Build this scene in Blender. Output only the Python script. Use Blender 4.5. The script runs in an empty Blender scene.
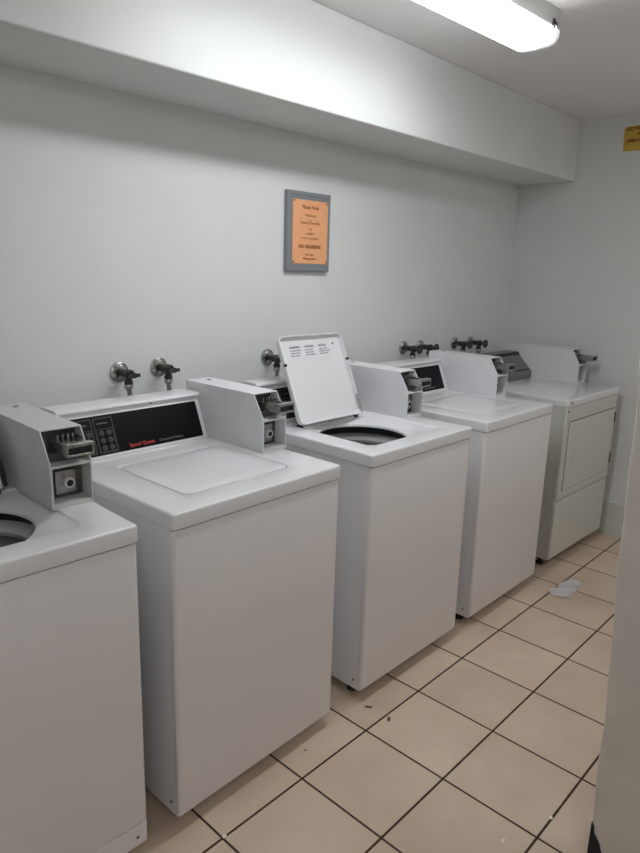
import bpy, bmesh, math, random
from mathutils import Vector, Matrix
random.seed(7)
S = bpy.context.scene
C = S.collection
PI = math.pi

# ------------------------------------------------------------------ camera
F_PX, CAM = 659.1, Vector((0.0989, -2.1371, 1.565))
yaw, pit, roll = -0.8221, -0.2334, 0.0289
f = Vector((-math.sin(yaw)*math.cos(pit), math.cos(yaw)*math.cos(pit), math.sin(pit)))
r0 = f.cross(Vector((0, 0, 1))).normalized(); u0 = r0.cross(f)
r_ = r0*math.cos(roll) + u0*math.sin(roll); u_ = u0*math.cos(roll) - r0*math.sin(roll)
cd = bpy.data.cameras.new('camera'); cam = bpy.data.objects.new('camera', cd); C.objects.link(cam)
M = Matrix((r_, u_, -f)).transposed().to_4x4(); M.translation = CAM
cam.matrix_world = M
cd.sensor_fit = 'VERTICAL'; cd.sensor_height = 24.0; cd.sensor_width = 18.0
cd.lens = F_PX/853*24.0; cd.clip_start = 0.02
S.camera = cam

# ------------------------------------------------------------------ light and exposure
w = bpy.data.worlds.new('world'); S.world = w; w.use_nodes = True
w.node_tree.nodes['Background'].inputs[0].default_value = (0.8, 0.85, 0.9, 1)
w.node_tree.nodes['Background'].inputs[1].default_value = 0.02
S.view_settings.view_transform = 'Standard'; S.view_settings.look = 'None'
S.view_settings.gamma = 1; S.view_settings.use_curve_mapping = False
S.view_settings.exposure = 0.0
COOL = (0.92, 0.97, 1.0)
WARM = (0.97, 0.97, 1.0)
TUBE = 22.5         # strength of the ceiling fixture's lens
FILL_BEYOND = 15.0       # added out-of-view fill light beyond the partition
FILL_BACK = 20.0      # added out-of-view fill light behind the camera

# ------------------------------------------------------------------ materials
def mat(name, col, rough=0.5, metal=0.0, noise=0.0, nscale=8.0, bump=0.0, bscale=200.0, coat=0.0, spec=0.5, emit=None, estr=0, col2=None):
    m = bpy.data.materials.new(name); m.use_nodes = True
    nt = m.node_tree; b = nt.nodes['Principled BSDF']
    b.inputs['Base Color'].default_value = (*col, 1); b.inputs['Roughness'].default_value = rough
    b.inputs['Metallic'].default_value = metal; b.inputs['Coat Weight'].default_value = coat
    b.inputs['Coat Roughness'].default_value = 0.12
    b.inputs['Specular IOR Level'].default_value = spec
    tc = nt.nodes.new('ShaderNodeTexCoord')
    if noise or col2:
        n = nt.nodes.new('ShaderNodeTexNoise'); n.inputs['Scale'].default_value = nscale; n.inputs['Detail'].default_value = 6
        nt.links.new(tc.outputs['Object'], n.inputs['Vector'])
        mx = nt.nodes.new('ShaderNodeMix'); mx.data_type = 'RGBA'
        c2 = col2 if col2 else tuple(c*(1-noise) for c in col)
        mx.inputs[6].default_value = (*c2, 1); mx.inputs[7].default_value = (*col, 1)
        rp = nt.nodes.new('ShaderNodeMapRange'); rp.inputs[1].default_value = 0.35; rp.inputs[2].default_value = 0.62
        nt.links.new(n.outputs['Fac'], rp.inputs[0]); nt.links.new(rp.outputs[0], mx.inputs[0])
        nt.links.new(mx.outputs[2], b.inputs['Base Color'])
    if bump:
        n2 = nt.nodes.new('ShaderNodeTexNoise'); n2.inputs['Scale'].default_value = bscale; n2.inputs['Detail'].default_value = 3
        nt.links.new(tc.outputs['Object'], n2.inputs['Vector'])
        bp = nt.nodes.new('ShaderNodeBump'); bp.inputs['Strength'].default_value = bump; bp.inputs['Distance'].default_value = 0.002
        nt.links.new(n2.outputs['Fac'], bp.inputs['Height']); nt.links.new(bp.outputs[0], b.inputs['Normal'])
    if emit:
        b.inputs['Emission Color'].default_value = (*emit, 1); b.inputs['Emission Strength'].default_value = estr
    return m

WALL = mat('painted_plaster', (0.74, 0.75, 0.735), 0.75, noise=0.03, nscale=2.5, bump=0.35, bscale=60)
CEIL = mat('ceiling_paint', (0.84, 0.825, 0.81), 0.8, noise=0.03, nscale=2.0, bump=0.3, bscale=40)
JAMB = mat('warm_plaster', (0.70, 0.655, 0.60), 0.75, noise=0.06, nscale=9, bump=0.5, bscale=45)
CURB = mat('curb_paint', (0.66, 0.67, 0.63), 0.6, noise=0.05, nscale=10, bump=0.3, bscale=50)
ENAM = mat('white_enamel', (0.78, 0.78, 0.79), 0.3, noise=0.015, nscale=3, coat=0.6)
ENAM2 = mat('white_enamel_front', (0.79, 0.765, 0.76), 0.38, noise=0.015, nscale=3, coat=0.1)
ENAMD = mat('aged_white_enamel', (0.64, 0.635, 0.58), 0.36, noise=0.02, nscale=3, coat=0.15)
METER = mat('meter_paint', (0.77, 0.77, 0.79), 0.42, noise=0.03, nscale=20)
METER1 = mat('worn_meter_paint', (0.63, 0.63, 0.61), 0.45, noise=0.05, nscale=30, bump=0.15)
BLACK = mat('black_panel', (0.006, 0.006, 0.008), 0.5, spec=0.12)
GREYLINE = mat('panel_print_grey', (0.09, 0.09, 0.09), 0.5)
GREYTXT = mat('panel_text_grey', (0.2, 0.2, 0.2), 0.5)
LIDTXT = mat('lid_print', (0.30, 0.30, 0.32), 0.6)
REDTXT = mat('panel_text_red', (0.48, 0.035, 0.025), 0.5)
BUTTON = mat('dim_print_disc', (0.035, 0.034, 0.033), 0.5)
DARK = mat('dark_rubber', (0.012, 0.012, 0.014), 0.55)
SHADE = mat('dark_cavity_metal', (0.14, 0.135, 0.13), 0.5, metal=0.5, noise=0.4, nscale=60)
STEEL = mat('worn_steel', (0.46, 0.45, 0.43), 0.33, metal=0.9, noise=0.35, nscale=70)
CHROME = mat('tarnished_chrome', (0.58, 0.57, 0.55), 0.22, metal=1.0, noise=0.45, nscale=60)
BRASS = mat('dark_valve_metal', (0.10, 0.095, 0.09), 0.38, metal=0.8, noise=0.5, nscale=90)
BRUSH = mat('grey_console_metal', (0.22, 0.215, 0.205), 0.42, metal=0.55, noise=0.12, nscale=12)
TUBM = mat('grey_tub', (0.36, 0.37, 0.37), 0.35, noise=0.1, nscale=14)
RING = mat('tub_ring_plastic', (0.66, 0.67, 0.67), 0.3)
ORANGE = mat('orange_paper', (0.90, 0.43, 0.21), 0.6, noise=0.08, nscale=25)
PRINT = mat('notice_print', (0.36, 0.11, 0.03), 0.7)
FRAMEG = mat('grey_frame', (0.24, 0.255, 0.27), 0.35, metal=0.2)
YELLOW = mat('yellow_notice', (0.66, 0.44, 0.06), 0.5, noise=0.2, nscale=30)
REDPR = mat('dark_red_print', (0.25, 0.05, 0.02), 0.6)
HOUS = mat('fixture_paint', (0.62, 0.62, 0.60), 0.4)
SCRAP = mat('thin_plastic', (0.86, 0.86, 0.88), 0.25)
SCRAP.node_tree.nodes['Principled BSDF'].inputs['Alpha'].default_value = 0.42
LEAF = mat('dry_leaf', (0.16, 0.09, 0.04), 0.8, noise=0.4, nscale=50)
CRUMB = mat('white_crumb', (0.8, 0.78, 0.72), 0.7)
HOLE = mat('broken_plaster_dark', (0.02, 0.02, 0.022), 0.9)
LENSM = mat('lit_lens', (0.9, 0.92, 0.95), 0.3, emit=COOL, estr=TUBE)
FILLF = mat('fill_lens_back', (0.9, 0.92, 0.95), 0.3, emit=WARM, estr=FILL_BACK)
LENSS = mat('lit_lens_flank', (0.9, 0.92, 0.95), 0.3, emit=COOL, estr=TUBE*.30)
FILLFS = mat('fill_lens_back_flank', (0.9, 0.92, 0.95), 0.3, emit=WARM, estr=FILL_BACK*.5)
FILLB = mat('fill_lens_beyond', (0.9, 0.92, 0.95), 0.3, emit=WARM, estr=FILL_BEYOND)
FILLBS = mat('fill_lens_beyond_flank', (0.9, 0.92, 0.95), 0.3, emit=WARM, estr=FILL_BEYOND*.5)
LENSEND = mat('lens_end_acrylic', (0.85, 0.85, 0.92), 0.25, emit=(0.9, 0.9, 1.0), estr=0.5)

T, X0, Y0 = 0.3171, 1.0606, -0.9154
def tile_mat():
    m = bpy.data.materials.new('beige_floor_tiles'); m.use_nodes = True
    nt = m.node_tree; N = nt.nodes; L = nt.links; b = N['Principled BSDF']
    tc = N.new('ShaderNodeTexCoord'); sp = N.new('ShaderNodeSeparateXYZ'); L.new(tc.outputs['Object'], sp.inputs[0])
    def mth(op, a, bb=None, cc=None):
        n = N.new('ShaderNodeMath'); n.operation = op
        for i, v in enumerate((a, bb, cc)):
            if v is None: continue
            if isinstance(v, (int, float)): n.inputs[i].default_value = v
            else: L.new(v, n.inputs[i])
        return n.outputs[0]
    gx = mth('DIVIDE', mth('SUBTRACT', sp.outputs[0], X0), T); gy = mth('DIVIDE', mth('SUBTRACT', sp.outputs[1], Y0), T)
    def dist(g): return mth('ABSOLUTE', mth('SUBTRACT', mth('FRACT', mth('ADD', g, 0.5)), 0.5))
    d = mth('MULTIPLY', mth('MINIMUM', dist(gx), dist(gy)), T)
    wn = N.new('ShaderNodeTexNoise'); wn.inputs['Scale'].default_value = 25; L.new(tc.outputs['Object'], wn.inputs['Vector'])
    d2 = mth('ADD', d, mth('MULTIPLY', mth('SUBTRACT', wn.outputs['Fac'], 0.5), 0.0012))
    mr = N.new('ShaderNodeMapRange'); mr.inputs[1].default_value = 0.0027; mr.inputs[2].default_value = 0.0044; L.new(d2, mr.inputs[0])
    # tint per tile
    cv = N.new('ShaderNodeCombineXYZ'); L.new(mth('FLOOR', gx), cv.inputs[0]); L.new(mth('FLOOR', gy), cv.inputs[1])
    wh = N.new('ShaderNodeTexWhiteNoise'); wh.noise_dimensions = '2D'; L.new(cv.outputs[0], wh.inputs['Vector'])
    n1 = N.new('ShaderNodeTexNoise'); n1.inputs['Scale'].default_value = 3.2; n1.inputs['Detail'].default_value = 8; n1.inputs['Roughness'].default_value = 0.62
    L.new(tc.outputs['Object'], n1.inputs['Vector'])
    ra = N.new('ShaderNodeValToRGB'); L.new(n1.outputs['Fac'], ra.inputs[0])
    ra.color_ramp.elements[0].position = 0.3; ra.color_ramp.elements[0].color = (0.56, 0.42, 0.315, 1)
    ra.color_ramp.elements[1].position = 0.68; ra.color_ramp.elements[1].color = (0.66, 0.53, 0.41, 1)
    hs = N.new('ShaderNodeHueSaturation'); L.new(ra.outputs[0], hs.inputs['Color'])
    L.new(mth('ADD', mth('MULTIPLY', wh.outputs['Value'], 0.10), 0.95), hs.inputs['Value'])
    mx = N.new('ShaderNodeMix'); mx.data_type = 'RGBA'; L.new(mr.outputs[0], mx.inputs[0])
    mx.inputs[6].default_value = (0.045, 0.020, 0.011, 1); L.new(hs.outputs[0], mx.inputs[7]); L.new(mx.outputs[2], b.inputs['Base Color'])
    rr = N.new('ShaderNodeMapRange'); rr.inputs[3].default_value = 0.9; rr.inputs[4].default_value = 0.42; L.new(mr.outputs[0], rr.inputs[0]); L.new(rr.outputs[0], b.inputs['Roughness'])
    bp = N.new('ShaderNodeBump'); bp.inputs['Distance'].default_value = 0.003; bp.inputs['Strength'].default_value = 0.6; L.new(mr.outputs[0], bp.inputs['Height']); L.new(bp.outputs[0], b.inputs['Normal'])
    return m
TILE = tile_mat()

# ------------------------------------------------------------------ mesh helpers
def obj(name, bm, m, parent=None, smooth=True, kind=None, label=None, bevel=0):
    bmesh.ops.recalc_face_normals(bm, faces=bm.faces)
    me = bpy.data.meshes.new(name); bm.to_mesh(me); bm.free()
    ms = m if isinstance(m, (list, tuple)) else [m]
    for x in ms: me.materials.append(x)
    o = bpy.data.objects.new(name, me); C.objects.link(o)
    if parent is not None: o.parent = parent
    if smooth:
        for p in me.polygons: p.use_smooth = True
        try: me.set_sharp_from_angle(angle=math.radians(32))
        except Exception: pass
    if bevel:
        b = o.modifiers.new('bevel', 'BEVEL'); b.width = bevel; b.segments = 3; b.limit_method = 'ANGLE'; b.angle_limit = math.radians(40)
    if kind: o['kind'] = kind
    if label: o['label'] = label
    return o
def thing(name, label, cat, loc=(0, 0, 0), rz=0, group=None):
    o = bpy.data.objects.new(name, None); C.objects.link(o); o.location = loc; o.rotation_euler = (0, 0, rz)
    o.empty_display_size = 0.05
    tag(o, label, cat, group); return o
def tag(o, label, cat, group=None):
    o['label'] = label; o['category'] = cat
    if group: o['group'] = group
    return o
def box(bm, x0, x1, y0, y1, z0, z1, mi=0):
    vs = [bm.verts.new((x, y, z)) for z in (z0, z1) for y in (y0, y1) for x in (x0, x1)]
    for q in ((0, 1, 3, 2), (4, 6, 7, 5), (0, 4, 5, 1), (2, 3, 7, 6), (0, 2, 6, 4), (1, 5, 7, 3)):
        fc = bm.faces.new([vs[i] for i in q]); fc.material_index = mi
    return vs
def prism_x(bm, prof, x0, x1, mi=0):
    a = [bm.verts.new((x0, y, z)) for y, z in prof]; b = [bm.verts.new((x1, y, z)) for y, z in prof]
    n = len(prof)
    fs = [bm.faces.new(a), bm.faces.new(b[::-1])]
    for i in range(n): fs.append(bm.faces.new((a[i], b[i], b[(i+1) % n], a[(i+1) % n])))
    for x in fs: x.material_index = mi
def prism_z(bm, prof, z0, z1):
    a = [bm.verts.new((x, y, z0)) for x, y in prof]; b = [bm.verts.new((x, y, z1)) for x, y in prof]
    n = len(prof); bm.faces.new(a); bm.faces.new(b[::-1])
    for i in range(n): bm.faces.new((a[i], b[i], b[(i+1) % n], a[(i+1) % n]))
def lathe(bm, prof, org, axis, n=32, caps=True):
    """prof: (radius, distance along axis)"""
    ax = Vector(axis).normalized(); t = Vector((0, 0, 1)) if abs(ax.z) < .9 else Vector((1, 0, 0))
    a = ax.cross(t).normalized(); b = ax.cross(a); org = Vector(org); rings = []
    for r, d in prof:
        if r < 1e-6: rings.append([bm.verts.new(org+ax*d)])
        else: rings.append([bm.verts.new(org+ax*d+(a*math.cos(2*PI*k/n)+b*math.sin(2*PI*k/n))*r) for k in range(n)])
    for A, B in zip(rings, rings[1:]):
        for k in range(n):
            k2 = (k+1) % n
            if len(A) == 1 and len(B) == 1: continue
            if len(A) == 1: bm.faces.new((A[0], B[k], B[k2]))
            elif len(B) == 1: bm.faces.new((A[k], B[0], A[k2]))
            else: bm.faces.new((A[k], B[k], B[k2], A[k2]))
    for R_ in (rings[0], rings[-1]):
        if caps and len(R_) > 2:
            try: bm.faces.new(R_)
            except ValueError: pass
def tube(bm, pts, r, n=14):
    pts = [Vector(p) for p in pts]; rings = []; pa = None
    for i, p in enumerate(pts):
        d = (pts[min(i+1, len(pts)-1)]-pts[max(i-1, 0)]).normalized()
        if pa is None:
            t = Vector((0, 0, 1)) if abs(d.z) < .9 else Vector((1, 0, 0)); a = d.cross(t).normalized()
        else: a = (pa-d*pa.dot(d)).normalized()
        pa = a; b = d.cross(a); rr = r[i] if isinstance(r, (list, tuple)) else r
        rings.append([bm.verts.new(p+(a*math.cos(2*PI*k/n)+b*math.sin(2*PI*k/n))*rr) for k in range(n)])
    for A, B in zip(rings, rings[1:]):
        for k in range(n): bm.faces.new((A[k], B[k], B[(k+1) % n], A[(k+1) % n]))
    bm.faces.new(rings[0]); bm.faces.new(rings[-1])
def rloop(x0, x1, y0, y1, r, k=10, m=6):
    """rounded rectangle with a fixed number of points, counter-clockwise"""
    r = min(r, (x1-x0)/2-1e-5, (y1-y0)/2-1e-5); P = []
    cs = [(x1-r, y0+r, -PI/2), (x1-r, y1-r, 0), (x0+r, y1-r, PI/2), (x0+r, y0+r, PI)]
    for i, (cx, cy, a0) in enumerate(cs):
        arc = [(cx+r*math.cos(a0+j/k*PI/2), cy+r*math.sin(a0+j/k*PI/2)) for j in range(k+1)]
        P += arc
        nx = cs[(i+1) % 4]; q = (nx[0]+r*math.cos(nx[2]), nx[1]+r*math.sin(nx[2])); p = arc[-1]
        for j in range(1, m): P.append((p[0]+(q[0]-p[0])*j/m, p[1]+(q[1]-p[1])*j/m))
    return P
def loops(bm, stack, cap0=False, cap1=False):
    """stack: list of (list of xy, z) all of the same length"""
    R_ = [[bm.verts.new((x, y, z)) for x, y in P] for P, z in stack]
    n = len(R_[0])
    for A, B in zip(R_, R_[1:]):
        for k in range(n): bm.faces.new((A[k], A[(k+1) % n], B[(k+1) % n], B[k]))
    if cap0: bm.faces.new(R_[0])
    if cap1: bm.faces.new(R_[-1])
def inset(P4, d): return (P4[0]+d, P4[1]-d, P4[2]+d, P4[3]-d)
def slab(bm, rect, z0, z1, r=0.01, e=0.004):
    """flat slab with rounded corners and softened top edge"""
    st = [(rloop(*rect, r), z0)]
    for a in (0, 30, 60, 90):
        t = math.radians(a); dd = e*(1-math.cos(t)); st.append((rloop(*inset(rect, dd), max(r-dd, .001)), z1-e+e*math.sin(t)))
    loops(bm, st, True, True)
def text(s, size, m, parent, mtx, name='printed_text', bold=0.0, depth=0.0004, align='LEFT', sx=1.0, label=None):
    cu = bpy.data.curves.new('t', 'FONT'); cu.body = s; cu.size = size; cu.extrude = depth; cu.offset = bold; cu.align_x = align; cu.resolution_u = 2
    to = bpy.data.objects.new('t', cu); C.objects.link(to)
    bpy.context.view_layer.update()
    me = bpy.data.meshes.new_from_object(to.evaluated_get(bpy.context.evaluated_depsgraph_get()))
    bpy.data.objects.remove(to); bpy.data.curves.remove(cu)
    me.transform(Matrix.Diagonal((sx, 1, 1, 1))); me.transform(mtx); me.materials.clear(); me.materials.append(m)
    o = bpy.data.objects.new(name, me); C.objects.link(o); o.parent = parent
    if label: o['label'] = label
    return o

# ------------------------------------------------------------------ room shell
XE, ZC, ZS, YS = 4.1914, 2.463, 2.1232, -0.3636
XL, YF = -1.7, -3.4
JX, JY = 1.7175, -1.6855
def struct(name, bm, m, **k): return obj(name, bm, m, kind='structure', **k)
bm = bmesh.new(); box(bm, XL-.1, XE+.1, YF-.1, .1, -.1, 0); struct('floor', bm, TILE, smooth=False)
bm = bmesh.new(); box(bm, XL-.1, XE+.1, YF-.1, .1, ZC, ZC+.1); struct('ceiling', bm, CEIL, smooth=False)
bm = bmesh.new(); box(bm, XL-.1, XE+.1, 0, .1, 0, ZC); struct('wall_back', bm, WALL, smooth=False)
bm = bmesh.new(); box(bm, XE, XE+.1, YF-.1, 0, 0, ZC); struct('wall_right', bm, WALL, smooth=False)
bm = bmesh.new(); box(bm, XL-.1, XL, YF-.1, 0, 0, ZC); struct('wall_left', bm, WALL, smooth=False)
bm = bmesh.new(); box(bm, XL, XE, YF-.1, YF, 0, ZC); struct('wall_front', bm, WALL, smooth=False)
bm = bmesh.new(); box(bm, XL, XE, YS, 0, ZS, ZC)
struct('trim_1', bm, WALL, smooth=False, label='boxed soffit running along the top of the back wall', bevel=0.006)
# low painted curb along the foot of the end wall
bm = bmesh.new(); box(bm, XE-.012, XE, YF+.02, -.02, 0, .215)
struct('baseboard_right', bm, CURB, smooth=False, bevel=0.003)
# partition whose plastered end stands at the right of the view; the end is slightly out of plumb and chipped at the foot
bm = bmesh.new()
n = 40; left = []
for i in range(n+1):
    z = ZC*i/n
    lean = 0.034*z + 0.0025*math.sin(z*9)+0.0015*math.sin(z*23+1)
    left.append((lean, z))
ys = [0.0, -.004, -.012, -.03, -.10, -.25, -.5, -1.0, YF+.001-JY]
grid = []
for j, dy in enumerate(ys):
    rad = {0: .012, 1: .004, 2: .0005}.get(j, 0.0)
    grid.append([bm.verts.new((JX-l*0.3+rad, JY+dy+l, z)) for l, z in left])
for a, b in zip(grid, grid[1:]):
    for i in range(n): bm.faces.new((a[i], a[i+1], b[i+1], b[i]))
far = [bm.verts.new((JX+.15, JY+l, z)) for l, z in left]; farb = [bm.verts.new((JX+.15, YF+.001, z)) for l, z in left]
for i in range(n):
    bm.faces.new((grid[0][i], far[i], far[i+1], grid[0][i+1]))
    bm.faces.new((grid[-1][i], grid[-1][i+1], farb[i+1], farb[i]))
    bm.faces.new((far[i], farb[i], farb[i+1], far[i+1]))
struct('wall_partition', bm, JAMB)
# chipped dark patch where the plaster has broken away at the foot
bm = bmesh.new()
pr = [(.004, .128), (-.003, .122), (-.006, .102), (-.016, .090), (-.024, .076), (-.030, .058), (-.041, .040), (-.050, .018), (-.056, 0), (.004, 0)]
pr = [(JY+y, z) for y, z in pr]
prism_x(bm, pr, JX-.0035, JX+.02)
struct('trim_2', bm, HOLE, smooth=False, label='dark chipped gap at the foot of the partition end')

# ------------------------------------------------------------------ ceiling fixture
def fixture(x0, x1, yc, lens_m, side_m, label, wid=0.165, rz=0.0):
    t = thing('ceiling_light', label, 'ceiling light', ((x0+x1)/2, yc, ZC), rz)
    h = (x1-x0)/2; hw = wid/2
    bm = bmesh.new(); box(bm, -h+.004, h-.004, -hw+.002, hw-.002, -.064, -.0005)
    obj('housing', bm, HOUS, t, smooth=False, bevel=0.003)
    # wraparound lens: a closed trough whose flanks glow less than its bottom
    prof = [(-hw+.004, -.062), (-hw-.001, -.066), (-hw+.002, -.088), (-hw+.012, -.102), (-hw+.028, -.109), (0, -.112), (hw-.028, -.109), (hw-.012, -.102), (hw-.002, -.088), (hw+.001, -.066), (hw-.004, -.062)]
    bm = bmesh.new(); prism_x(bm, prof, -h+.02, h-.02); bmesh.ops.recalc_face_normals(bm, faces=bm.faces)
    for fc in bm.faces:
        if abs(fc.normal.z) < .75: fc.material_index = 1
    obj('lens', bm, [lens_m, side_m], t)
    for s in (-1, 1):
        bm = bmesh.new()
        a, b = (h-.02, h) if s > 0 else (-h, -h+.02)
        prism_x(bm, [(y*1.01, z*1.005) for y, z in prof], a, b); obj('lens_end_cap', bm, LENSEND, t)
    for xx in ((-h*.82), (h*.0), (h*.40), h*.93):
        bm = bmesh.new(); box(bm, xx-.004, xx+.004, -hw-.004, -hw+.004, -.074, -.040); box(bm, xx-.009, xx+.009, -hw-.008, -hw, -.062, -.050)
        obj('lens_latch', bm, BRASS, t, smooth=False)
    return t
fixture(1.22, 2.515, -.868, LENSM, LENSS, 'lit fluorescent wraparound ceiling light above the row of washers', rz=-.045)
fixture(2.7, 3.9, -2.45, FILLB, FILLBS, 'added unseen fill light on the ceiling beyond the plastered partition')  # invented fill, lifts the end wall, dryer and far washer fronts
fixture(-0.9, 0.3, -2.75, FILLF, FILLFS, 'added unseen fill light on the ceiling behind the viewpoint')  # invented fill, brightens the machine fronts from the camera side

# ------------------------------------------------------------------ coin meter box (a part with its sub-parts)
def coin_box(par, x, y, z, rz=0, paint=METER, ext=0.06, w_=0.108, Lb=0.418, hh=0.196, label=None):
    # origin at the front left foot; the shell is bent sheet metal, open at the front
    Wd, t = w_, 0.0028
    cf = [(0, 0), (0, .118), (.048, hh), (Lb, hh), (Lb, 0)]
    bm = bmesh.new()
    prism_x(bm, cf, 0, t); prism_x(bm, cf, Wd-t, Wd)
    box(bm, t, Wd-t, .046, Lb, hh-t, hh); box(bm, t, Wd-t, Lb-t, Lb, 0, hh-t)
    box(bm, t, Wd-t, 0.001, Lb-t, 0, .012)
    prism_x(bm, [(.001, .106), (.001, .112), (.05, .116), (.05, .106)], t, Wd-t)
    box(bm, t, t+.004, .002, .006, .012, .106)
    o = obj('coin_box', bm, paint, par, smooth=False, label=label)
    o.location = (x, y, z); o.rotation_euler = (0, 0, rz)
    # lower recess: lock plate and lock
    bm = bmesh.new(); box(bm, t, Wd-t, .052, .056, .012, .106); obj('lock_plate', bm, SHADE, o, smooth=False)
    bm = bmesh.new(); box(bm, .03, .085, .044, .052, .022, .085); obj('money_drawer_front', bm, STEEL, o, smooth=False, bevel=.003)
    cx, cz = .063, .052
    bm = bmesh.new(); lathe(bm, [(.0085, 0), (.0085, .012), (.0098, .014), (.0135, .013), (.0145, .008), (.0145, 0)], (cx, .044, cz), (0, -1, 0), 28)
    obj('lock_ring', bm, RING, o)
    bm = bmesh.new(); lathe(bm, [(.0088, 0), (.0088, .0125), (.007, .0145), (.003, .0145), (.003, .011), (0, .011)], (cx, .044, cz), (0, -1, 0), 24)
    obj('lock_cylinder', bm, DARK, o)
    # upper part: dark acceptor with coin pins and the slide
    bm = bmesh.new(); box(bm, t, Wd-t, .078, .084, .116, hh-t); box(bm, t, .012, .04, .078, .116, .168); box(bm, Wd-.012, Wd-t, .04, .078, .116, .168)
    box(bm, .014, Wd-.012, .03, .078, .116, .138)
    obj('coin_acceptor', bm, SHADE, o, smooth=False)
    bm = bmesh.new()
    box(bm, .034, .095, -ext+.02, .07, .146, .158)                       # tongue
    box(bm, .032, .037, -ext+.02, .06, .140, .166); box(bm, .091, .096, -ext+.02, .06, .140, .166)
    obj('coin_slide', bm, STEEL, o, smooth=False, bevel=.001)
    bm = bmesh.new()
    box(bm,   .030, .100, -ext, -ext+.022, .162, .171); box(bm,   .030, .100, -ext, -ext+.022, .138, .144)
    box(bm, .030, .034, -ext, -ext+.022, .144, .162); box(bm, .096, .100, -ext, -ext+.022, .144, .162); box(bm, .032, .098, -ext+.014, -ext+.022, .144, .162)
    obj('slide_handle', bm, STEEL, o, smooth=False, bevel=.0012)
    bm = bmesh.new(); box(bm, .034, .096, -ext+.006, -ext+.014, .144, .162); obj('handle_slot', bm, DARK, o, smooth=False)
    for i in range(4):
        px_ = .046+i*.0135
        bm = bmesh.new(); lathe(bm, [(0, 0), (.0032, 0), (.0036, .016), (.0028, .02), (0, .021)], (px_, .05, .158), (0, 0, 1), 12)
        obj('coin_pin', bm, CHROME, o)
    bm = bmesh.new(); lathe(bm, [(.009, 0), (.009, .002), (.006, .0035), (.0055, .001), (0, .001)], (Wd*.62, Lb-.05, hh-.0005), (0, 0, 1), 20)
    obj('top_lock', bm, STEEL, o)
    return o

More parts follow.
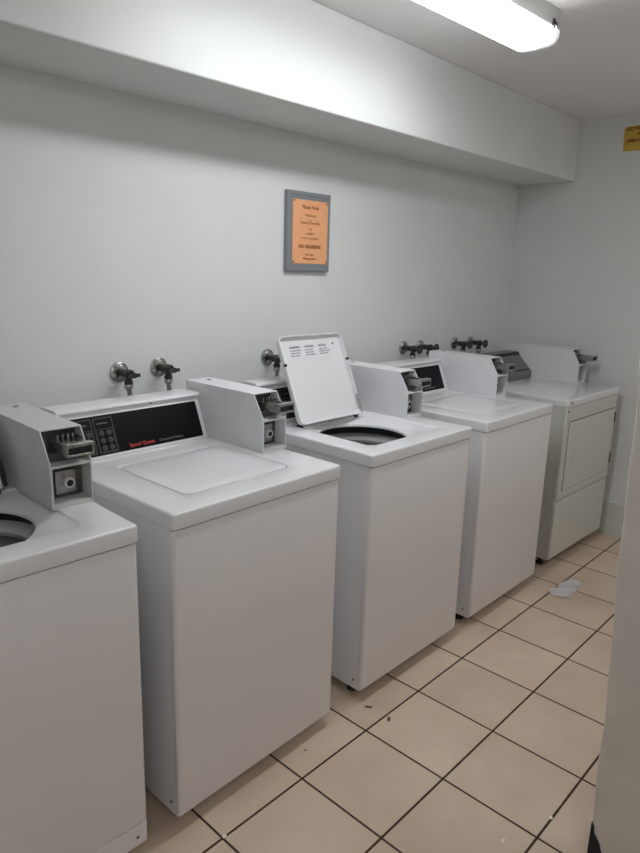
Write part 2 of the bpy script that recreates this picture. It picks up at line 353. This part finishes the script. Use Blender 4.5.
# ------------------------------------------------------------------ washers
ZT = 0.959; ZL = 0.915
DEP = 0.69; WID = 0.65
def lid_mesh(lw, ll):
    """closed orientation, origin at the hinge line's left end, front towards -y, top at z=0: a tray with a rolled lip"""
    bm = bmesh.new()
    r = .028; rect = (0, lw, -ll, 0)
    st = [(rloop(*inset(rect, .05), .01), 0.0), (rloop(*inset(rect, .004), r), 0.0), (rloop(*inset(rect, .001), r), -.0012), (rloop(*rect, r), -.004),
          (rloop(*rect, r), -.020), (rloop(*inset(rect, .0014), r), -.022), (rloop(*inset(rect, .0045), r-.004), -.022), (rloop(*inset(rect, .006), r-.005), -.020),
          (rloop(*inset(rect, .0085), r-.006), -.0085), (rloop(*inset(rect, .013), r-.01), -.0045), (rloop(*inset(rect, .05), .01), -.004)]
    loops(bm, st, True, True)
    return bm
def washer(x, y, rz, label, lid='closed', box_paint=METER, kick=False, ext=0.06, meter_dx=0, seed=0, rec=(0.109, 0.53), meter_dy=0.0, brand=True, boxlabel=None, lid_dx=0.0, z0=0.0):
    t = thing('washing_machine', label, 'washing machine', (x, y, z0), rz, 'white top-load coin washing machines along the back wall')
    # cabinet: bent sheet body with a separate front panel
    bm = bmesh.new(); loops(bm, [(rloop(.004, WID-.004, .012, DEP, .012), .044), (rloop(.004, WID-.004, .012, DEP, .012), ZL-.002)], True, False)
    obj('cabinet', bm, ENAM, t)
    zb = .116 if kick else .052
    bm = bmesh.new()
    rr = (.003, WID-.003, .003, .03)
    st = []
    for a in (0, 45, 90):
        q = math.radians(a); dd = .005*(1-math.sin(q)); st.append((rloop(*inset(rr, dd), .011), zb+.005*(1-math.cos(q))))
    st += [(rloop(*rr, .011), ZL-.009), (rloop(*inset(rr, .001), .010), ZL-.005), (rloop(*inset(rr, .004), .008), ZL-.004)]
    loops(bm, st, True, True)
    obj('front_panel', bm, ENAM2, t)
    if kick:
        bm = bmesh.new(); st = [(rloop(*inset(rr, .003), .009), .050), (rloop(*rr, .011), .053), (rloop(*rr, .011), .112), (rloop(*inset(rr, .002), .009), .114)]
        loops(bm, st, True, True); obj('kick_panel', bm, ENAM2, t)
        for xx in (.035, WID-.035):
            bm = bmesh.new(); lathe(bm, [(.0042, 0), (.004, .001), (.003, .002), (0, .002)], (xx, .0032, .079), (0, -1, 0), 16); obj('screw', bm, BRASS, t)
    for sx in (0, 1):
        bm = bmesh.new(); lathe(bm, [(0, 0), (.004, 0), (.004, .002), (0, .003)], (.0042+sx*(WID-.0084), .045, .078), (-1 if sx == 0 else 1, 0, 0), 14); obj('side_screw', bm, BRASS, t)
    for xx in (.05, WID-.05):
        for yy in (.085, DEP-.06):
            bm = bmesh.new(); lathe(bm, [(0, 0), (.02, 0), (.022, .004), (.02, .012), (.009, .014), (.009, .046), (0, .046)], (xx, yy, 0), (0, 0, 1), 20)
            obj('leg', bm, DARK, t)
    # top panel with the recessed, funnel-shaped loading opening
    outer = (0, WID, 0, DEP+.004)
    rx = rec if lid == 'open' else (.114, .519)
    ry = (.082 if lid == 'open' else .098, .452)
    RC, OC, OR = .03, (.282+lid_dx*.95, .280), .176
    def hole(ri): return (rx[0]+ri, rx[1]-ri, ry[0]+ri, ry[1]-ri)
    circ = lambda r: rloop(OC[0]-r, OC[0]+r, OC[1]-r, OC[1]+r, r)
    def mixl(a, b, k): return [(p[0]*(1-k)+q[0]*k, p[1]*(1-k)+q[1]*k) for p, q in zip(a, b)]
    st = [(rloop(*inset(outer, .006), .008), ZL-.001), (rloop(*inset(outer, .002), .009), ZL-.001), (rloop(*outer, .010), ZL+.002)]
    for a in (0, 22, 45, 67, 90):
        q = math.radians(a); dd = .008*(1-math.cos(q)); st.append((rloop(*inset(outer, dd), .010), ZT-.007+.007*math.sin(q)))
    st.append((rloop(*hole(-.006), RC+.006), ZT))
    st.append((rloop(*hole(-.001), RC), ZT-.001)); 
    if lid == 'open':
        st.append((rloop(*hole(.0015), RC), ZT-.004)); st.append((rloop(*hole(.004), RC), ZT-.006))
    else:
        st.append((rloop(*hole(0), RC), ZT-.004)); st.append((rloop(*hole(.0003), RC), ZT-.016))
    L0 = rloop(*hole(.005 if lid == 'open' else .012), RC); c1 = circ(OR+.004)
    lo = ZT-.0065 if lid == 'open' else ZT-.018
    for k, zz in ((.25, lo-.001), (.5, lo-.005), (.75, lo-.011), (.92, lo-.016)): st.append((mixl(L0, c1, k), zz))
    st += [(circ(OR+.001), ZT-.026 if lid == 'open' else ZT-.037), (circ(OR-.002), ZT-.031 if lid == 'open' else ZT-.041), (circ(OR-.002), ZT-.035 if lid == 'open' else ZT-.050), (circ(OR), ZT-.037 if lid == 'open' else ZT-.052)]
    bm = bmesh.new(); loops(bm, st)
    obj('top_panel', bm, ENAM, t)
    # tub with balance ring and agitator
    cx, cy = OC
    bm = bmesh.new(); lathe(bm, [(.207, .840), (.238, .844), (.240, .872), (.230, .884), (.205, .882), (.188, .872), (.183, .860), (.188, .848), (.207, .840)], (cx, cy+.02, 0), (0, 0, 1), 64, False)
    obj('tub_ring', bm, RING, t)
    bm = bmesh.new(); lathe(bm, [(.236, .843), (.236, .50), (.225, .47), (.06, .46), (0, .46)], (cx, cy+.02, 0), (0, 0, 1), 64, False)
    obj('tub', bm, TUBM, t)
    bm = bmesh.new(); lathe(bm, [(.10, .465), (.095, .49), (.05, .52), (.042, .70), (.045, .74), (.040, .765), (.02, .775), (0, .776)], (cx, cy+.02, 0), (0, 0, 1), 40)
    for k in range(4):
        a = k*PI/2+.4; ca, sa = math.cos(a), math.sin(a)
        vs = box(bm, .04, .13, -.006, .006, .47, .56)
        for v in vs: v.co = Vector((cx+v.co.x*ca-v.co.y*sa, cy+.02+v.co.x*sa+v.co.y*ca, v.co.z))
    obj('agitator', bm, RING, t)
    # dark gasket below the opening
    g0 = ZT-.035 if lid == 'open' else ZT-.050
    bm = bmesh.new(); lathe(bm, [(OR+.001, g0), (OR+.028, g0-.003), (OR+.040, ZT-.070), (OR+.036, ZT-.070), (OR+.024, g0-.007), (OR+.001, g0-.005), (OR+.001, g0)], (cx, cy, 0), (0, 0, 1), 56, False)
    obj('gasket', bm, DARK, t)
    # lid
    lw, ll = (.374 if lid == 'open' else .398), (.364 if lid == 'open' else .350)
    lo_ = obj('lid', lid_mesh(lw, ll), ENAM, t)
    if lid == 'open':
        lo_.location = (.086+lid_dx, .446, ZT+.004); lo_.rotation_euler = (-math.radians(90+23.5), 0, 0)
        # print and bumpers on the inner face (z negative in the lid's own frame)
        for (bx, by) in ((.003, -.245), (lw-.003, -.245)):
            bm = bmesh.new(); lathe(bm, [(0, -.006), (.006, -.006), (.006, .002), (.004, .0045), (0, .0045)], (bx, by, -.0215), (0, 0, -1), 16)
            obj('rubber_bumper', bm, DARK, lo_)
        bm = bmesh.new(); box(bm, lw-.012, lw+.0015, -.085, -.006, -.024, -.017); obj('lid_spring', bm, DARK if kick else STEEL, lo_, smooth=False, bevel=.002)
        fl = Matrix(((1, 0, 0, 0), (0, -1, 0, 0), (0, 0, -1, 0), (0, 0, 0, 1)))   # readable from the inner side
        cols = [('WARNING', ['To reduce risk of fire', 'or electric shock or', 'injury to persons']), ('CAUTION', ['Do not open lid', 'until machine has', 'come to a full stop']), ('NOTICE', ['Load dry clothes', 'loosely and close lid', 'then insert coins'])]
        for c, (hd, ls) in enumerate(cols):
            xx = .062+c*.085
            text(hd, .0125, LIDTXT, lo_, Matrix.Translation((xx, -ll+.050, -.0049)) @ Matrix.Rotation(PI, 4, 'X'), 'warning_print', bold=.0004)
            for k, s in enumerate(ls):
                text(s, .0082, LIDTXT, lo_, Matrix.Translation((xx, -ll+.062+k*.0105, -.0049)) @ Matrix.Rotation(PI, 4, 'X'), 'warning_print', sx=.9)
        bm = bmesh.new(); lathe(bm, [(0, 0), (.004, 0), (.004, .001), (0, .001)], (.322, -ll+.042, -.0045), (0, 0, -1), 12); obj('printed_dot', bm, DARK, lo_)
    else:
        lo_.location = (.1175, .450, ZT+.0005)
        bm = bmesh.new()
        P = [(.165+.0425*math.cos(a)+.0425, -ll+.003-.0145*math.sin(a)) for a in [PI*i/14 for i in range(15)]]
        prism_z(bm, [(px_, py_) for px_, py_ in P], -.003, .0004)
        obj('finger_grip', bm, ENAM, lo_, smooth=False, bevel=.001)
    # hinge blocks
    for xx in ((.106+lid_dx, .440+lid_dx) if lid == 'open' else (.128, .488)):
        bm = bmesh.new(); box(bm, xx-.008, xx+.008, .444 if lid == 'open' else .453, .468 if lid == 'open' else .468, ZT-.006, ZT+.006 if lid == 'open' else ZT+.001)
        obj('hinge', bm, DARK if lid == 'open' else ENAM, t, smooth=False, bevel=.001)
    # console: sloping face with a black panel
    cp = [(.555, ZT-.002), (.553, ZT+.004), (.608, ZT+.138), (.606, ZT+.144), (.597, ZT+.152), (.600, ZT+.160), (.612, ZT+.1635), (.690, ZT+.1635), (.700, ZT+.155), (.700, ZT-.002)]
    bm = bmesh.new(); prism_x(bm, cp, .005, .548)
    con = obj('control_console', bm, ENAM, t, bevel=.002)
    # slope frame: origin at lower left of slope, u along x, v up slope
    a0 = Vector((0, .553, ZT+.004)); a1 = Vector((0, .608, ZT+.138)); vv = (a1-a0).normalized(); nn = Vector((1, 0, 0)).cross(vv).normalized()
    if nn.y > 0: nn = -nn
    def SM(u, v, d=0.0):
        o_ = a0+vv*v+nn*d+Vector((u, 0, 0)); m_ = Matrix((Vector((1, 0, 0)), vv, nn)).transposed().to_4x4(); m_.translation = o_; return m_
    sl = (a1-a0).length
    bm = bmesh.new(); slab(bm, (0, .510, 0, sl-.016), -.002, .0015, .004, .001); bm.transform(SM(.020, .008)); obj('control_panel', bm, BLACK, con)
    def lines(rects, m, name, d=.0016):
        bm = bmesh.new()
        for x0, x1, y0, y1 in rects: box(bm, x0, x1, y0, y1, 0, .0004)
        bm.transform(SM(0, 0, d)); return obj(name, bm, m, con, smooth=False)
    def frame_r(x0, x1, y0, y1, w=.0012): return [(x0, x1, y0, y0+w), (x0, x1, y1-w, y1), (x0, x0+w, y0, y1), (x1-w, x1, y0, y1)]
    pr = frame_r(.124, .190, .014, .128, .0018)+frame_r(.128, .186, .018, .092)+[(.134, .172, .108, .1125)]
    pr += frame_r(.048, .116, .014, .128, .0018)+frame_r(.052, .112, .018, .092)+[(.056, .10, .108, .1125)]
    lines(pr, GREYLINE, 'panel_outline')
    for bx in (.064, .100, .144, .170):
        for by in (.030, .054, .078):
            bm = bmesh.new(); lathe(bm, [(0, 0), (.0095, 0), (.0095, .0012), (.0075, .0018), (0, .0018)], (bx, by, 0), (0, 0, 1), 16)
            bm.transform(SM(0, 0, .0016)); obj('selector_button', bm, BUTTON, con)
    if brand:
        text('Speed Queen', .0178, REDTXT, con, SM(.231, .0175, .0016), 'brand_lettering', bold=.0004)
        text('Commercial Washer', .0125, GREYTXT, con, SM(.346, .018, .0016), 'panel_lettering', sx=.93)
    bm = bmesh.new(); lathe(bm, [(0, 0), (.0035, 0), (.003, .0018), (0, .002)], (.345, .602, ZT+.148), (0, -.9, .3), 12); obj('console_screw', bm, DARK, con)
    # coin box
    coin_box(t, .550+meter_dx, .262+meter_dy, ZT, 0, box_paint, ext, label=boxlabel)
    if seed == 2:
        bm = bmesh.new(); lathe(bm, [(0, 0), (.0035, 0), (0, .001)], (.012, .004, ZT-.004), (-.3, -.6, .7), 8); obj('paint_chip', bm, DARK, t)
    return t
Y_ = -.806
W1 = washer(.2390, Y_+.0011, -.0243, 'white top-load washing machine at the near left end of the row, cut by the frame', 'open', METER1, True, .036, rec=(.113, .552), meter_dx=-.012, meter_dy=-.045, lid_dx=.050, z0=.002, boxlabel='dingy worn coin box')
W2 = washer(.9851, Y_-.0134, .0164, 'white washing machine with closed lid and red brand lettering on its black console', 'closed', METER, ext=.047, seed=2)
W3 = washer(1.7947, Y_-.0032, -.0017, 'white washing machine with its whole lid standing open and round tub showing', 'open', METER, ext=.045, rec=(.096, .53))
W4 = washer(2.5607, Y_-.0052, -.0006, 'white washing machine with closed lid beside the dryer', 'closed', METER, ext=.04, meter_dx=-.004)

# ------------------------------------------------------------------ dryer
XD, DW, ZD = 3.4105, .69, .945
D = thing('clothes_dryer', 'white front-loading coin dryer with square door at the far end of the row', 'clothes dryer', (XD, Y_+.0086, 0), -.0184)
bm = bmesh.new(); loops(bm, [(rloop(.004, DW-.004, .012, DEP, .010), .052), (rloop(.004, DW-.004, .012, DEP, .010), ZD-.036)], True, True); obj('cabinet', bm, ENAMD, D)
bm = bmesh.new(); slab(bm, (0, DW, -.004, DEP), ZD-.036, ZD, .014, .008); obj('top_panel', bm, ENAM, D)
def fpanel(x0, x1, z0, z1, y0, y1, r=.006):
    bm = bmesh.new(); box(bm, x0, x1, y0, y1, z0, z1); return bm
obj('upper_front_panel', fpanel(.003, DW-.003, .395, ZD-.040, 0, .03), ENAMD, D, smooth=True, bevel=.007)
obj('lower_front_panel', fpanel(.003, DW-.003, .060, .388, 0.002, .03), ENAMD, D, smooth=True, bevel=.007)
for s, (sx) in enumerate((.004, DW-.004)):
    pass
# door, slightly proud, with a folded edge and a recessed pull
bm = bmesh.new()
dx0, dx1, dz0, dz1 = .050, .662, .446, .822
R1 = (dx0, dx1, dz0, dz1)
st = []
for (ins, dep) in ((0, .0), (0, -.004), (.0015, -.006), (.018, -.006), (.021, -.0035), (.027, -.0035), (.030, -.007)):
    P = rloop(*inset(R1, ins), .006 if ins < .02 else .004); st.append((P, dep))
Rr = [[bm.verts.new((px_, d_, pz_)) for px_, pz_ in P] for P, d_ in st]
nn_ = len(Rr[0])
for A, B in zip(Rr, Rr[1:]):
    for k in range(nn_): bm.faces.new((A[k], A[(k+1) % nn_], B[(k+1) % nn_], B[k]))
bm.faces.new(Rr[-1]); bm.faces.new(Rr[0])
door = obj('door', bm, ENAMD, D)
bm = bmesh.new(); box(bm, .120, .125, -.012, -.005, .565, .690); box(bm, .125, .137, -.0125, -.0105, .57, .685); obj('door_handle', bm, ENAMD, door, smooth=False, bevel=.001)
bm = bmesh.new()
for (a, b, c, d) in ((dx0-.004, dx1+.002, dz1+.001, dz1+.005), (dx0-.005, dx0-.001, dz0, dz1), (dx0, dx1, dz0-.004, dz0-.001)): box(bm, a, b, -.0008, .004, c, d)
obj('door_gap', bm, DARK, D, smooth=False)
for zz in (.52, .77):
    bm = bmesh.new(); box(bm, dx1-.004, dx1+.010, -.010, .002, zz-.03, zz+.03); obj('door_hinge', bm, BRASS, door, smooth=False, bevel=.002)
for (xx, yy, zz, ax, rr_) in ((.045, -.004, ZD-.018, (0, -1, 0), .007), (.022, 0, ZD-.062, (0, -1, 0), .006), (DW-.004, .010, ZD-.06, (.8, -1, 0), .007)):
    bm = bmesh.new(); lathe(bm, [(rr_, -.002), (rr_, .0015), (rr_*.6, .003), (0, .003)], (xx, yy, zz), ax, 16); obj('screw', bm, BRASS, D)
for xx in (.05, DW-.05):
    for yy in (.08, DEP-.06):
        bm = bmesh.new(); lathe(bm, [(0, 0), (.02, 0), (.02, .012), (.009, .014), (.009, .054), (0, .054)], (xx, yy, 0), (0, 0, 1), 18); obj('leg', bm, DARK, D)
# grey wedge-shaped console
cp = [(.508, ZD-.001), (.500, ZD+.008), (.500, ZD+.040), (.508, ZD+.048), (.606, ZD+.150), (.614, ZD+.154), (.69, ZD+.154), (.69, ZD-.001)]
bm = bmesh.new(); prism_x(bm, cp, .004, .578); dc = obj('control_console', bm, BRUSH, D, bevel=.003, label='grey metal wedge console')
a0 = Vector((0, .508, ZD+.048)); a1 = Vector((0, .606, ZD+.150)); vv = (a1-a0).normalized(); nn = Vector((1, 0, 0)).cross(vv).normalized()
if nn.y > 0: nn = -nn
m_ = Matrix((Vector((1, 0, 0)), vv, nn)).transposed().to_4x4(); m_.translation = a0
sl = (a1-a0).length
bm = bmesh.new(); box(bm, .004, .578, sl-.020, sl, 0, .0015); box(bm, .40, .565, .004, .012, 0, .0015); bm.transform(m_); obj('console_trim', bm, DARK, dc, smooth=False)
bm = bmesh.new(); lathe(bm, [(0, 0), (.014, 0), (.012, .012), (0, .013)], (.16, .08, 0), (0, 0, 1), 20); bm.transform(m_); obj('start_button', bm, DARK, dc)
bm = bmesh.new(); lathe(bm, [(0, 0), (.004, 0), (.004, .002), (0, .002)], (.34, .05, 0), (0, 0, 1), 12); bm.transform(m_); obj('indicator_light', bm, RING, dc)
coin_box(D, .580, .206, ZD, 0, METER, ext=.062, w_=.108, Lb=.455, hh=.200)

# ------------------------------------------------------------------ water valves on the back wall
def valve(x, z, label, style='down', group=None, s=1.0):
    t = thing('water_valve', label, 'water valve', (x, 0, z), 0, 'water shut-off valves on the back wall')
    R_ = .037
    bm = bmesh.new(); lathe(bm, [(R_, 0), (R_, .002), (R_*.95, .006), (R_*.75, .010), (R_*.5, .013), (R_*.36, .013), (.010, .011), (0, .011)], (0, -.0003, 0), (0, -1, 0), 36); obj('escutcheon', bm, CHROME, t)
    L_ = .075 if style == 'down' else .078
    bm = bmesh.new(); lathe(bm, [(0, .008), (.0105, .008), (.0105, .03), (.015, .032), (.015, .048), (.011, .05), (.013, .058), (.018, .064), (.018, L_+.002), (.013, L_+.008), (0, L_+.008)], (0, 0, 0), (0, -1, 0), 24)
    lathe(bm, [(0, 0), (.012, .006), (.012, .022), (.0155, .024), (.0155, .036), (.012, .038), (0, .038)], (0, -(L_-.012), 0), (0, 0, -1), 20)
    obj('valve_body', bm, BRASS, t)
    hy = -(L_+.006)
    bm = bmesh.new()
    if style == 'down':     # small lever-like tee handle
        lathe(bm, [(0, 0), (.006, 0), (.006, .018), (.010, .020), (.010, .026), (0, .027)], (0, hy, 0), (0, -1, 0), 16)
        vs = box(bm, -.022, .022, hy-.026, hy-.018, -.006, .006)
    else:                   # round handwheel
        lathe(bm, [(0, 0), (.006, 0), (.006, .03), (0, .03)], (0, hy, 0), (0, -1, 0), 16)
        pts = []
        rr = .021
        n1, n2 = 28, 10
        g = [[bm.verts.new(((rr+.005*math.cos(2*PI*j/n2))*math.cos(2*PI*i/n1), hy-.027+.005*math.sin(2*PI*j/n2), (rr+.005*math.cos(2*PI*j/n2))*math.sin(2*PI*i/n1))) for j in range(n2)] for i in range(n1)]
        for i in range(n1):
            for j in range(n2): bm.faces.new((g[i][j], g[(i+1) % n1][j], g[(i+1) % n1][(j+1) % n2], g[i][(j+1) % n2]))
        box(bm, -rr, rr, hy-.030, hy-.024, -.004, .004); box(bm, -.004, .004, hy-.030, hy-.024, -rr, rr)
    obj('handle', bm, BRASS, t)
    yy = -(L_-.012)
    bm = bmesh.new(); lathe(bm, [(0, .036), (.0145, .036), (.016, .040), (.016, .050), (.012, .054), (0, .054)], (0, yy, 0), (0, 0, -1), 20); obj('coupling', bm, CHROME, t)
    bm = bmesh.new(); tube(bm, [(0, yy, -.052), (.003, yy, -.075), (.004, yy+.004, -.10), (.002, yy+.012, -.16), (0, yy+.016, -.30), (0, yy+.016, -.5)], [.009, .009, .0085, .0085, .0085, .0085]); obj('supply_hose', bm, STEEL, t)
    return t
valve(1.326, 1.186, 'leftmost water valve, above the console of the washer with red lettering')
valve(1.492, 1.190, 'water valve just left of the coin box of the washer with red lettering')
valve(2.045, 1.186, 'water valve half hidden beside the raised washer lid')
valve(3.049, 1.163, 'left valve of the pair above the washer that stands beside the dryer', 'wheel')
valve(3.206, 1.160, 'right valve of the pair above the washer that stands beside the dryer', 'wheel')
valve(3.566, 1.158, 'left valve of the dark pair nearest the corner of the room', 'wheel')
valve(3.745, 1.153, 'right valve of the dark pair nearest the corner of the room', 'wheel')

# ------------------------------------------------------------------ orange notice in a grey frame
N_ = thing('framed_notice', 'orange printed notice in a flat grey frame on the back wall', 'sign', (2.270, 0, 1.724))
hw, hh = .134, .168
bm = bmesh.new()
prs = [(hw, hh, 0), (hw, hh, -.020), (hw-.004, hh-.004, -.024), (hw-.016, hh-.016, -.024), (hw-.018, hh-.018, -.021)]
R4 = [[bm.verts.new((sx*a, d, sz*b)) for sx, sz in ((-1, -1), (1, -1), (1, 1), (-1, 1))] for a, b, d in prs]
for A, B in zip(R4, R4[1:]):
    for k in range(4): bm.faces.new((A[k], A[(k+1) % 4], B[(k+1) % 4], B[k]))
bm.faces.new(R4[-1]); bm.faces.new(R4[0]); obj('frame', bm, FRAMEG, N_, smooth=False)
bm = bmesh.new(); box(bm, -.104, .117, -.0225, -.0215, -.134, .134); obj('orange_sheet', bm, ORANGE, N_, smooth=False)
tm = lambda z, x=.004: Matrix.Translation((x, -.0228, z)) @ Matrix.Rotation(PI/2, 4, 'X')
for s, sz, z, b in (('Please Note', .021, .098, .0006), ('Washing is', .016, .066, 0), ('at', .013, .047, 0), ('Owners Own Risk', .0165, .034, .0002), ('The', .014, .008, 0), ('Landlord', .015, -.010, .0002), ('is not responsible', .015, -.030, 0),
                    ('NO DRAINING', .0205, -.068, .0012), ('By Order', .014, -.100, .0002), ('Management', .0155, -.117, .0002)):
    text(s, sz, PRINT, N_, tm(z), 'printed_line', bold=b, align='CENTER')
for (sx, sz) in ((-.096, .128), (-.098, -.128), (.110, .126), (.112, -.126)):
    bm = bmesh.new(); lathe(bm, [(0, 0), (.004, 0), (.003, .002), (0, .0025)], (sx, -.0224, sz), (0, -1, 0), 10); obj('pin', bm, BRASS, N_)

# yellow notice on the end wall
K = thing('wall_notice', 'small yellow notice with dark red print high on the far wall', 'sign', (XE, -.622, 2.332))
bm = bmesh.new(); prism_x(bm, [(-.006, -.064), (0, .055), (-.012, .066), (-.20, .070), (-.20, -.068)], -.003, 0); obj('panel', bm, YELLOW, K, smooth=False)
tk = lambda y, z: Matrix.Translation((-.0034, y, z)) @ Matrix.Rotation(-PI/2, 4, 'Z') @ Matrix.Rotation(PI/2, 4, 'X')
text('NOTICE TO', .026, REDPR, K, tk(-.014, .043), 'printed_line', bold=.0012)
text('ALL', .024, REDPR, K, tk(-.075, .016), 'printed_line', bold=.0012)
text('USERS ONLY', .022, REDPR, K, tk(-.014, -.018), 'printed_line', bold=.0012)

# ------------------------------------------------------------------ bits on the floor
def blob(name, pts, z, th, m, label, cat, loc, grp=None, bendy=0.0):
    bm = bmesh.new(); n = len(pts)
    top = [bm.verts.new((x, y, z+th+bendy*math.sin(i*1.9))) for i, (x, y) in enumerate(pts)]; bot = [bm.verts.new((x, y, z+bendy*.8*(1+math.sin(i*1.9)))) for i, (x, y) in enumerate(pts)]
    c1 = bm.verts.new((0, 0, z+th+bendy)); c0 = bm.verts.new((0, 0, z))
    for i in range(n):
        j = (i+1) % n; bm.faces.new((top[i], top[j], c1)); bm.faces.new((bot[j], bot[i], c0)); bm.faces.new((top[i], bot[i], bot[j], top[j]))
    o = obj(name, bm, m); o.location = loc; tag(o, label, cat, grp); return o
blob('plastic_scrap', [(x*.86, y*.8) for x, y in [(-.15, .045), (-.09, .075), (-.03, .055), (.03, .07), (.10, .045), (.15, .0), (.13, -.045), (.06, -.03), (.0, -.06), (-.07, -.04), (-.11, -.06), (-.15, -.01)]], .0006, .0015, SCRAP,
     'crumpled piece of clear plastic lying on the floor tiles', 'plastic scrap', (3.27, -.965, 0), bendy=.006)
def lf(s): return [(s*math.cos(a)*(1+.3*math.sin(3*a)), s*.45*math.sin(a)) for a in [2*PI*i/10 for i in range(10)]]
blob('dry_leaf', lf(.014), .0006, .0012, LEAF, 'brown dry leaf bit on the tile in front of the open-lid washer', 'leaf', (1.800, -.842, 0), bendy=.002).rotation_euler = (0, 0, -.9)
blob('dry_leaf', lf(.013), .0006, .0012, LEAF, 'curled leaf bit further out on the floor past the first grout line', 'leaf', (1.800, -.936, 0), bendy=.002).rotation_euler = (0, 0, .6)
blob('paint_flake', [(.007*math.cos(a), .006*math.sin(a)) for a in [2*PI*i/7 for i in range(7)]], .0003, .0015, CRUMB, 'white flake on the grout crossing by the washer with red lettering', 'paint flake', (1.068, -.914, 0))
blob('paint_flake', [(.007*math.cos(a), .005*math.sin(a)) for a in [2*PI*i/7 for i in range(7)]], .0003, .0015, CRUMB, 'white flake on a grout line close to the partition end', 'paint flake', (1.791, -1.547, 0))
blob('paint_flake', [(.009*math.cos(a), .004*math.sin(a)) for a in [2*PI*i/7 for i in range(7)]], .0003, .0015, CRUMB, 'white flake in the middle of a tile at the bottom edge of the photo', 'paint flake', (1.615, -1.485, 0))
blob('lint_speck', lf(.006), .0003, .001, LEAF, 'tiny dark speck on the floor before the washer with red lettering', 'lint', (1.475, -.835, 0))
